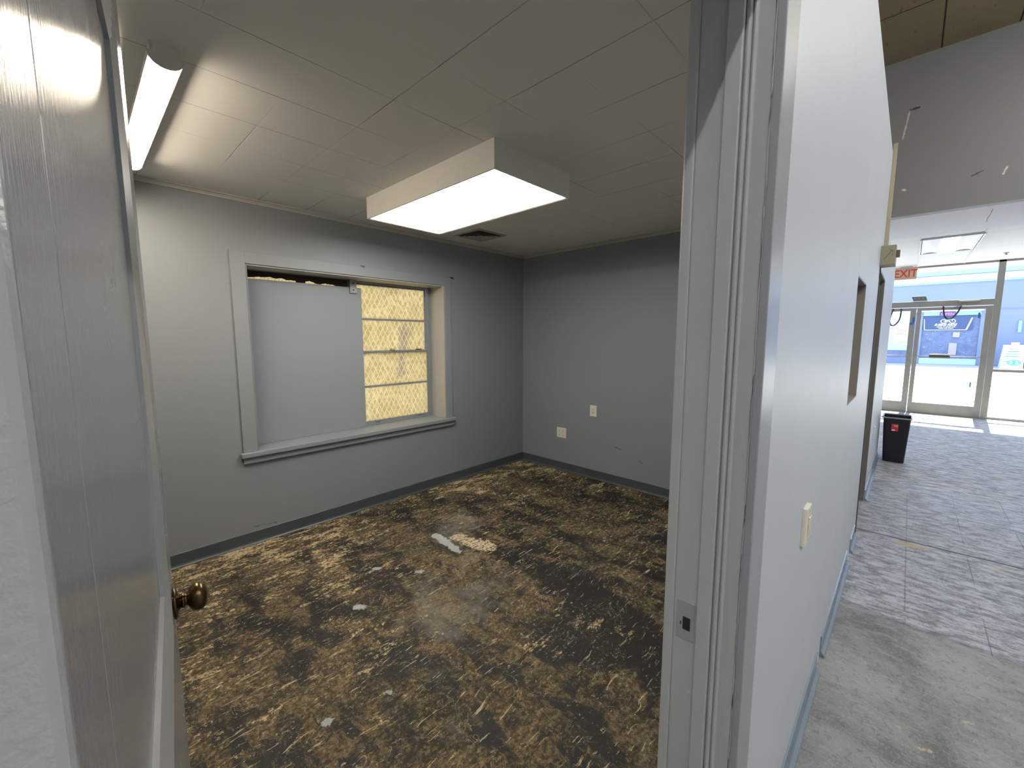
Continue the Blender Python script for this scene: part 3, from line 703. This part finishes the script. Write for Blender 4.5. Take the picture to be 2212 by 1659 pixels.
# ------------------------------------------------------------------ waste bin
bn = empty('waste_bin', (6.86, .045, 0)); tag(bn, 'black plastic waste bin with a red sticker, standing by the end of the hall wall', 'bin')
def rrect(hx, hy, r, z, n=6):
    o = []
    for cx, cy, a0 in ((hx-r, hy-r, 0), (-hx+r, hy-r, 90), (-hx+r, -hy+r, 180), (hx-r, -hy+r, 270)):
        for k in range(n+1):
            a = R(a0 + 90*k/n); o.append((cx + r*math.cos(a), cy + r*math.sin(a), z))
    return o
def loft(bm, loops, cap0=True, cap1=False):
    rs = [[bm.verts.new(p) for p in l] for l in loops]
    for a, b in zip(rs, rs[1:]):
        for k in range(len(a)): bm.faces.new((a[k], a[(k+1) % len(a)], b[(k+1) % len(b)], b[k]))
    if cap0: bm.faces.new(rs[0][::-1])
    if cap1: bm.faces.new(rs[-1])
bm = bmesh.new(); loft(bm, [rrect(.14, .095, .025, 0), rrect(.142, .097, .028, .01), rrect(.175, .122, .03, .535), rrect(.172, .119, .03, .535), rrect(.139, .094, .025, .012)], True, True)
obj('body', bm, M_BLACK, bn, smooth=False)
M_RIM = plain('bin_rim', (.22, .26, .31), .2)
bm = bmesh.new(); loft(bm, [rrect(.172, .119, .03, .535), rrect(.172, .119, .03, .545), rrect(.178, .125, .032, .550), rrect(.186, .133, .035, .545), rrect(.186, .133, .035, .534), rrect(.177, .124, .032, .532)], False, False); obj('rim', bm, M_RIM, bn, smooth=True)
ms = Matrix.Rotation(-math.atan2(.033, .525), 4, 'Y')
st = boxes('sticker', [(-.0015, 0, -.030, .030, 0, .085)], M_RED, bn); st.matrix_local = Matrix.Translation((-.1655, .012, .385)) @ ms
bm = bmesh.new()
for z, wd in ((.070, .022), (.062, .026), (.054, .018)): box(bm, -.0022, -.0015, -.026+.0, -.026+wd*1.6, z, z+.003)
obj('printing', bm, M_PAPER, st)
boxes('barcode_box', [(-.0022, -.0015, -.003, .026, .004, .018)], M_PAPER, st)

# ------------------------------------------------------------------ assumed hall lights out of frame, added for brightness; troffer by the shop front
for i, x in enumerate((-3.3, -1.3, .8, 2.9, 5.0)):
    wl = wrap_light('assumed_strip_light', 1.8, L_HALL, 'assumed tube light, out of view under the high tan hall ceiling, ' + ('nearest the back wall', 'behind the office doorway', 'outside the office doorway', 'over the pass-through', 'nearest the bulkhead')[i], (x, -.9 if x < 0 else -1.9, 4.446), math.pi/2, 'assumed hall tube lights')
tf = empty('ceiling_light', (9.04, -.30, 2.845)); tag(tf, 'recessed basket light with two curved wings in the white ceiling by the shop front', 'ceiling light')
bm = bmesh.new()
box(bm, -.70, .70, -.31, -.295, .002, .024); box(bm, -.70, .70, .295, .31, .002, .024); box(bm, -.70, -.685, -.295, .295, .002, .024); box(bm, .685, .70, -.295, .295, .002, .024)
obj('frame', bm, M_WHITE, tf)
for s in (-1, 1):
    bm = bmesh.new(); n = 10; up = [(s*(.085 + .20*k/n), .004 + .020*math.sin(math.pi*k/n)**.8) for k in range(n+1)]
    prism(bm, up + [(u, v - .003) for u, v in up[::-1]], -.68, .68, 0); obj('wing', bm, M_WHITE, tf)
boxes('lens', [(-.68, .68, -.082, .082, -.010, .004)], L_TROF, tf, .004)
tf2 = copy_tree(tf); tf2.location = (9.04, -2.13, 2.845); tf2['label'] = 'added recessed basket light, out of view in the white ceiling, farther from the partition'; tf['group'] = tf2['group'] = 'recessed lights by the shop front'  # second troffer, unseen, added to brighten the front bay
for y in (.01, -.605):
    S(boxes('trim_8', [(8.02, 11.6, y-.012, y+.012, 2.862, 2.8705)], M_SOFFIT))
e = empty('sprinkler_head', (10.6, -1.02, 2.835)); tag(e, 'small grey sprinkler head under the white ceiling by the shop front', 'sprinkler')
bm = bmesh.new(); lathe(bm, [(0, .0345), (.035, .0345), (.030, .026), (.010, .022), (.010, .006), (.018, .003), (.018, 0), (0, 0)], 16); obj('body', bm, M_STEEL, e)

# ------------------------------------------------------------------ exit sign
e = empty('exit_sign', (11.40, .172, 2.625)); tag(e, 'beige sign with red letters EXIT hanging over the shop front doors', 'sign')
boxes('case', [(-.03, .03, -.160, .160, 0, .225)], M_EXITF, e, .003)
boxes('mounting_canopy', [(-.025, .025, -.09, .09, .225, .245)], M_WHITE, e, .002)
text_mesh('lettering', 'EXIT', .205, M_REDL, face_negx(-.0312, 0, .108), e, .0012, offset=.003, sx=.80)

# ------------------------------------------------------------------ shop front
XS = 11.5
sf = S(empty('window_3', (XS, -1.5, 0)))
T0, T1 = 2.085, 2.195
def sloc(lst, nm, mat, par=sf, bevel=.002):
    p = par.matrix_basis.translation
    return boxes(nm, [(a-p.x, b-p.x, c-p.y, d-p.y, e_-p.z, f-p.z) for a, b, c, d, e_, f in lst], mat, par, bevel)
sloc([(XS, XS+.10, -1.125, -1.04, 0, 2.87)], 'mullion', M_ALU)
sloc([(XS, XS+.10, .90, .98, 0, 2.87)], 'mullion', M_ALU)
sloc([(XS, XS+.10, -3.10, -3.02, 0, 2.87)], 'mullion', M_ALU)
sloc([(XS, XS+.10, -1.04, .90, T0, T1)], 'transom', M_ALU)
sloc([(XS, XS+.10, -4.0, 3.0, 2.835, 2.87)], 'head', M_ALU)
sloc([(XS, XS+.10, -4.0, -1.125, .875, .925), (XS, XS+.10, .98, 3.0, .875, .925)], 'glazing_bar', M_ALU)
sloc([(XS, XS+.10, -4.0, -1.125, 0, .045), (XS, XS+.10, .98, 3.0, 0, .045), (XS, XS+.12, -1.04, .90, -.01, .012)], 'sill', M_ALU)
sloc([(XS+.045, XS+.05, -4.0, -1.125, .045, .875), (XS+.045, XS+.05, -4.0, -1.125, .925, 2.835), (XS+.045, XS+.05, -1.04, .90, T1, 2.835), (XS+.045, XS+.05, .98, 3.0, .045, .875), (XS+.045, XS+.05, .98, 3.0, .925, 2.835)], 'shop_glass', M_GLASS, bevel=0)
def shop_door(nm, y0, y1, hinge_right):
    """aluminium glazed door; y0 < y1"""
    d = S(empty(nm, (XS, (y0+y1)/2, .012))); h = (y1-y0)/2; top = T0-.014-.012
    boxes('door_frame', [(.01, .055, -h, -h+.085, 0, top), (.01, .055, h-.065, h, 0, top), (.01, .055, -h+.085, h-.065, 0, .20), (.01, .055, -h+.085, h-.065, top-.055, top)], M_ALU, d, .002)
    boxes('door_glass', [(.030, .036, -h+.085, h-.065, .20, top-.055)], M_GLASS, d)
    b = empty('push_bar', (0, 0, 1.125), d)
    boxes('pad', [(-.055, -.020, -.02 if hinge_right else -.26, .26 if hinge_right else .02, -.040, .040)], M_ALU, b, .004)
    boxes('stripe', [(-.058, -.055, -.02 if hinge_right else -.26, .26 if hinge_right else .02, -.016, .014)], M_WOODD, b)
    bm = bmesh.new(); tube(bm, [(-.03, -h+.02, 0), (-.03, h-.02, 0)], .009, 8); obj('bar_rod', bm, M_ALU, b, smooth=True)
    return d
dr = shop_door('door_3', -1.035, -.048, True); dl = shop_door('door_4', -.040, .895, True)
# closer on the right-hand door
p = dr.matrix_basis.translation
boxes('door_closer', [(-.05, .0, -.86-p.y, -.60-p.y, 2.135, 2.165)], M_ALU, dr, .003)
bm = bmesh.new(); tube(bm, [(-.03, -.72-p.y, 2.12), (-.05, -.66-p.y, 2.08), (-.02, -.50-p.y, 2.045)], .008, 6); obj('closer_arm', bm, M_ALU, dr, smooth=True)
# straps looped from the tops of the doors
def strap(pts, label):
    bm = bmesh.new(); tube(bm, spline([(XS-.03, y, z) for y, z in pts], 6), .013, 6)
    return tag(rebase(obj('strap', bm, M_STRAP, None, smooth=True)), label, 'strap', 'straps looped over the shop front doors')
strap([(.295, 2.07), (.33, 1.93), (.335, 1.80), (.30, 1.735), (.245, 1.76), (.20, 1.84), (.185, 1.93), (.182, 2.07)], 'dark strap looped narrowly over the top of the left shop front door')
strap([(-.400, 2.085), (-.415, 1.98), (-.43, 1.90), (-.475, 1.845), (-.53, 1.86), (-.58, 1.93), (-.61, 2.0), (-.635, 2.09)], 'dark strap hanging in a wide loop from the top of the right shop front door')
# tape scraps
for (y, z, hy, hz, lb) in ((-.010, 1.845, .016, .05, 'blue tape scrap high on the meeting edge of the left shop door'), (.014, 1.77, .03, .022, 'curled blue tape scrap below another on the meeting edge of the left shop door'), (-.875, 1.90, .014, .05, 'blue tape scrap near the top of the right shop door frame'), (-.868, .62, .010, .05, 'blue tape scrap low on the right shop door frame')):
    tag(rebase(boxes('tape_scrap', [(XS+.006, XS+.009, y-hy, y+hy, z-hz, z+hz)], M_TAPE)), lb, 'tape', 'blue tape scraps on the shop doors')
nt = empty('paper_notice', (XS+.0255, .145, 1.44)); tag(nt, 'white paper notice taped to the glass of the left shop front door', 'notice')
boxes('sheet', [(-.0015, .0, -.105, .105, 0, .30)], M_THIN, nt)
bm = bmesh.new()
for k, (z, wd) in enumerate(((.215, .02), (.185, .07), (.155, .075), (.125, .07))): box(bm, -.0025, -.0015, -wd, wd, z, z+.006)
obj('printing', bm, M_INK, nt)
M_SENS = plain('sensor_grey', (.17, .17, .15), .5)
e = empty('motion_sensor', (XS-.01, -.065, 2.205)); tag(e, 'dark grey sensor box tilted on the bar over the shop front doors', 'sensor')
bm = bmesh.new(); prism(bm, [(-.110, 0), (.085, 0), (.115, .085), (-.085, .085)], -.03, .03, 0); obj('case', bm, M_SENS, e, .002)
bm = bmesh.new(); bm.free()
for y in (-.05, .01, .065): boxes('lens', [(-.032, -.030, y-.012, y+.012, .034, .052)], M_ALU, e)

# ------------------------------------------------------------------ the street
def ground():
    g = G('street_concrete'); x, y, z = g.sep(g.pos)
    c = g.mix(g.noise(g.vmap(g.pos, (1, .25, 1)), .8, 5), (.44, .43, .42), (.58, .57, .56))
    c = g.mix(g.math('MULTIPLY', g.step(g.noise(g.vmap(g.pos, (1, .12, 1)), 2, 5), .60, .68), .35), c, (.34, .32, .30))
    c = g.mix(g.math('MULTIPLY', g.step(x, 15.2, 15.3), .12), c, (.30, .31, .33))
    return g.done(g.bsdf(c, .8))
S(boxes('floor', [(11.62, 60, -40, 40, -.13, -.01)], ground()))
M_FAC = plain('facade_paint', (.25, .30, .46), .7, var=.06, vs=.6)
M_FACL = plain('facade_light_blue', (.34, .50, .68), .7, var=.05, vs=1)
M_FACW = plain('facade_white', (.85, .88, .92), .7, var=.03)
M_CYAN = plain('pale_cyan_panel', (.55, .76, .82), .6, var=.06, vs=1.5)
def shop_dark():
    g = G('dark_shop_display'); c = g.mix(g.noise(g.pos, 3.5, 6, .7, .8), (.05, .08, .18), (.26, .34, .55))
    c = g.mix(g.step(g.noise(g.vmap(g.pos, (1, 1, 1.6), loc=(3, 0, 0)), 6, 5, .7), .61, .68), c, (.42, .50, .66))
    return g.done(g.bsdf(c, .4))
M_SHOP = shop_dark()
XF = 33.5
bl = empty('shop_building', (XF, -3, 0)); tag(bl, 'single-storey blue painted shop building across the street', 'building')
def bloc(lst, nm, mat, par=bl, bevel=0):
    return boxes(nm, [(a, b, c+3, d+3, e_, f) for a, b, c, d, e_, f in lst], mat, par, bevel)
bloc([(0, 6, -20, -2.62, 0, 4.9), (0, 6, -2.62, 10, 3.05, 4.9), (0, 6, 1.1, 10, 0, 3.05), (0, 6, -2.62, 1.1, 0, .33), (0, 6, -.42, -.12, .33, 3.05)], 'wall', M_FAC)
bloc([(-.10, 0, -20, 10, 4.55, 4.85)], 'cornice', M_FACW)
bloc([(-.06, 0, -20, 10, 4.44, 4.55)], 'cornice_moulding', M_FACL)
bloc([(-.02, 6, -20, 10, 4.9, 5.14)], 'parapet', M_FACL)
bloc([(-.15, 0, -2.7, 1.1, 2.92, 3.05)], 'window_head', M_FACW)
bloc([(-.05, .0, -2.62, -.42, 2.70, 2.92)], 'valance', M_FACL)
bloc([(.10, .14, -2.62, -.42, .33, 2.92)], 'display_window', M_SHOP)
bloc([(-.03, 0, -2.62, -.42, 0, .33)], 'kick_panel', M_CYAN)
bloc([(-.02, .06, -.12, 1.1, .75, 2.92)], 'pale_panel', M_CYAN)
bloc([(.02, .06, -.12, 1.1, .33, .75)], 'lower_window', M_SHOP)
bloc([(-.10, 0, -3.02, -2.86, 0, 2.95)], 'pilaster', M_FACL)
bloc([(-.16, 0, -3.22, -2.80, 2.95, 3.06)], 'capital', M_FACW)
bloc([(-.03, 0, -20, -3.22, 2.98, 3.01)], 'ledge', M_FAC)
bloc([(-.08, 0, -4.05, -3.93, 1.75, 2.35)], 'wall_lamp', M_FACL)
# shop sign in the window
M_NAVY = plain('sign_navy', (.06, .10, .24), .5)
M_SIGNW = plain('sign_white', (.90, .96, .96), .5, var=.01)
sg = empty('window_sign', (XF+.02, -1.42, 1.90)); tag(sg, 'navy window sign with a white bicycle and lettering across the street', 'sign')
boxes('panel', [(0, .02, -.95, .98, 0, .80)], M_NAVY, sg)
def bar(bm, a, b, wd, x=-.004):
    a = Vector((a[0], a[1])); b = Vector((b[0], b[1])); d = (b-a).normalized(); n = Vector((-d.y, d.x))*wd/2
    v = [bm.verts.new((x, q_.x, q_.y)) for q_ in (a+n, b+n, b-n, a-n)] ; v2 = [bm.verts.new((x+.004, q_.x, q_.y)) for q_ in (a+n, b+n, b-n, a-n)]
    bm.faces.new(v); bm.faces.new(v2[::-1])
    for i in range(4): bm.faces.new((v[i], v[(i+1) % 4], v2[(i+1) % 4], v2[i]))
def ring(bm, c, r, wd, n=24, sq=1.0):
    for k in range(n):
        a, b = 2*math.pi*k/n, 2*math.pi*(k+1)/n
        bar(bm, (c[0]+r*math.cos(a), c[1]+r*sq*math.sin(a)), (c[0]+r*math.cos(b), c[1]+r*sq*math.sin(b)), wd)
bm = bmesh.new(); bar(bm, (.95, .62), (.90, .01), .03); bar(bm, (.90, .01), (-.72, .01), .025); bar(bm, (-.72, .01), (-.90, .66), .06); obj('border', bm, M_SIGNW, sg)
bm = bmesh.new(); ring(bm, (.17, .48), .11, .035, sq=.95); ring(bm, (-.17, .48), .11, .035, sq=.95)
bar(bm, (.17, .48), (.03, .56), .03); bar(bm, (.03, .56), (.0, .46), .05); bar(bm, (.0, .46), (.17, .48), .03); bar(bm, (.03, .56), (-.12, .58), .03); bar(bm, (-.12, .58), (-.17, .48), .03); bar(bm, (0, .46), (-.12, .58), .03); bar(bm, (-.10, .62), (-.15, .63), .03); bar(bm, (.02, .62), (.09, .62), .03); obj('bicycle_emblem', bm, M_SIGNW, sg)
text_mesh('lettering', 'E-BIKE RIDE', .155, M_SIGNW, face_negx(-.003, .10, .29), sg, .002, shear=.35, offset=.006, sx=1.05)
bm = bmesh.new()
for (a, b, z) in ((.42, .20, .175), (.17, .10, .175), (.07, -.14, .175), (-.17, -.30, .175), (.34, .16, .10), (.13, 0, .10), (-.03, -.22, .10)): bar(bm, (a, z), (b, z), .035)
obj('small_print', bm, M_SIGNW, sg)
M_PINK = emis('pink_neon', (1.0, .25, .55), 2.2)
e = empty('open_sign', (XF-.10, -1.37, 2.66)); tag(e, 'small pink lit sign over the navy window sign across the street', 'sign')
boxes('backing', [(0, .03, -.30, .30, -.02, .24)], M_NAVY, e)
text_mesh('lettering', 'OPEN', .20, M_PINK, face_negx(-.006, 0, .11), e, .003, offset=.005)
# goods behind the window
M_PINKB = plain('pale_pink_card', (.52, .44, .52), .6)
tag(rebase(boxes('display_stand', [(XF+.02, XF+.09, -1.86, -1.55, .52, 1.18)], M_PINKB, None, .01)), 'tall pale pink stand in the shop display window across the street', 'stand')
tag(rebase(boxes('display_box', [(XF+.02, XF+.09, -1.92, -1.66, 1.50, 1.78)], M_PINKB, None, .01)), 'pale pink box higher up in the shop display window across the street', 'box')
# folding pavement board
ab = empty('sandwich_board', (31.5, -3.62, -.01)); tag(ab, 'white folding pavement sign with printed lines and a turquoise oval emblem', 'sign')
M_ABW = plain('board_white', (.78, .90, .94), .5, var=.02)
for s in (-1, 1):
    bm = bmesh.new(); v = []
    for x, z in ((s*.30, 0), (s*.04, 1.14), (s*.04+.02, 1.14), (s*.30+.02, 0)): v.append((x, z))
    A = [bm.verts.new((x, -.37, z)) for x, z in v]; B = [bm.verts.new((x, .37 if z < .5 else .30, z)) for x, z in v]
    A2 = A; bm.faces.new(A[::-1]); bm.faces.new(B)
    for i in range(4): bm.faces.new((A[i], A[(i+1) % 4], B[(i+1) % 4], B[i]))
    obj('panel', bm, M_ABW, ab)
boxes('handle', [(-.04, .05, -.20, .06, 1.14, 1.26)], M_FACW, ab, .01)
M_PRT = plain('board_print', (.10, .22, .34), .5); M_TURQ = plain('turquoise', (.05, .62, .66), .5)
tilt = Matrix.Rotation(math.atan2(.26, 1.14), 4, 'Y')
def on_board(o): o.matrix_local = Matrix.Translation((-.304, 0, 0)) @ tilt; return o
bm = bmesh.new()
for (a, b, z, wd) in ((.22, .19, .84, .03), (.15, .02, .84, .03), (0, -.24, .84, .03), (.12, -.08, .78, .015), (.22, -.24, .72, .025), (.12, -.10, .66, .015), (.24, -.24, .60, .03), (.24, .10, .36, .02)): bar(bm, (a, z), (b, z), wd)
for k in range(6): bar(bm, (.12-.05*k, .94+.02*(k % 2)), (.08-.05*k, .96-.02*(k % 2)), .025)
on_board(obj('printing', bm, M_PRT, ab))
bm = bmesh.new(); ring(bm, (-.07, .30), .20, .035, 28, .62); bar(bm, (0, .37), (-.14, .37), .03); bar(bm, (0, .23), (-.14, .23), .03); bar(bm, (-.03, .35), (-.11, .25), .04); bar(bm, (-.11, .35), (-.03, .25), .04); bar(bm, (.10, .30), (.04, .30), .05); bar(bm, (-.18, .30), (-.25, .30), .05)
on_board(obj('oval_emblem', bm, M_TURQ, ab))
# parked car beyond it
M_CAR = plain('car_paint', (.60, .78, .84), .25, var=.02); M_CARG = plain('car_window', (.05, .09, .14), .1); M_TYRE = plain('tyre', (.02, .02, .03), .8)
cr = empty('car', (32.55, -6.0, -.01)); tag(cr, 'pale car parked along the far kerb behind the pavement sign', 'car')
side = [(-2.15, .35), (-2.10, .75), (-1.85, .95), (-1.25, 1.05), (-.70, 1.42), (.75, 1.48), (1.55, 1.12), (2.05, 1.05), (2.12, .45), (2.0, .28), (-2.0, .28)]
bm = bmesh.new(); prism(bm, side, -.78, .78, 0); obj('body', bm, M_CAR, cr, .05)
wn = [(-1.05, 1.05), (-.64, 1.36), (.70, 1.42), (1.35, 1.08)]
for s in (-1, 1):
    bm = bmesh.new(); prism(bm, wn, s*.79-.01, s*.79+.01, 0); obj('side_window', bm, M_CARG, cr)
for y in (-1.35, 1.35):
    for s in (-1, 1):
        bm = bmesh.new(); lathe(bm, [(0, -.09), (.20, -.09), (.22, -.10), (.33, -.09), (.34, 0), (.33, .09), (.22, .10), (.20, .09), (0, .09)], 24, Matrix.Translation((s*.72, y, .34)) @ Matrix.Rotation(math.pi/2, 4, 'Y')); obj('wheel', bm, M_TYRE, cr, smooth=False)
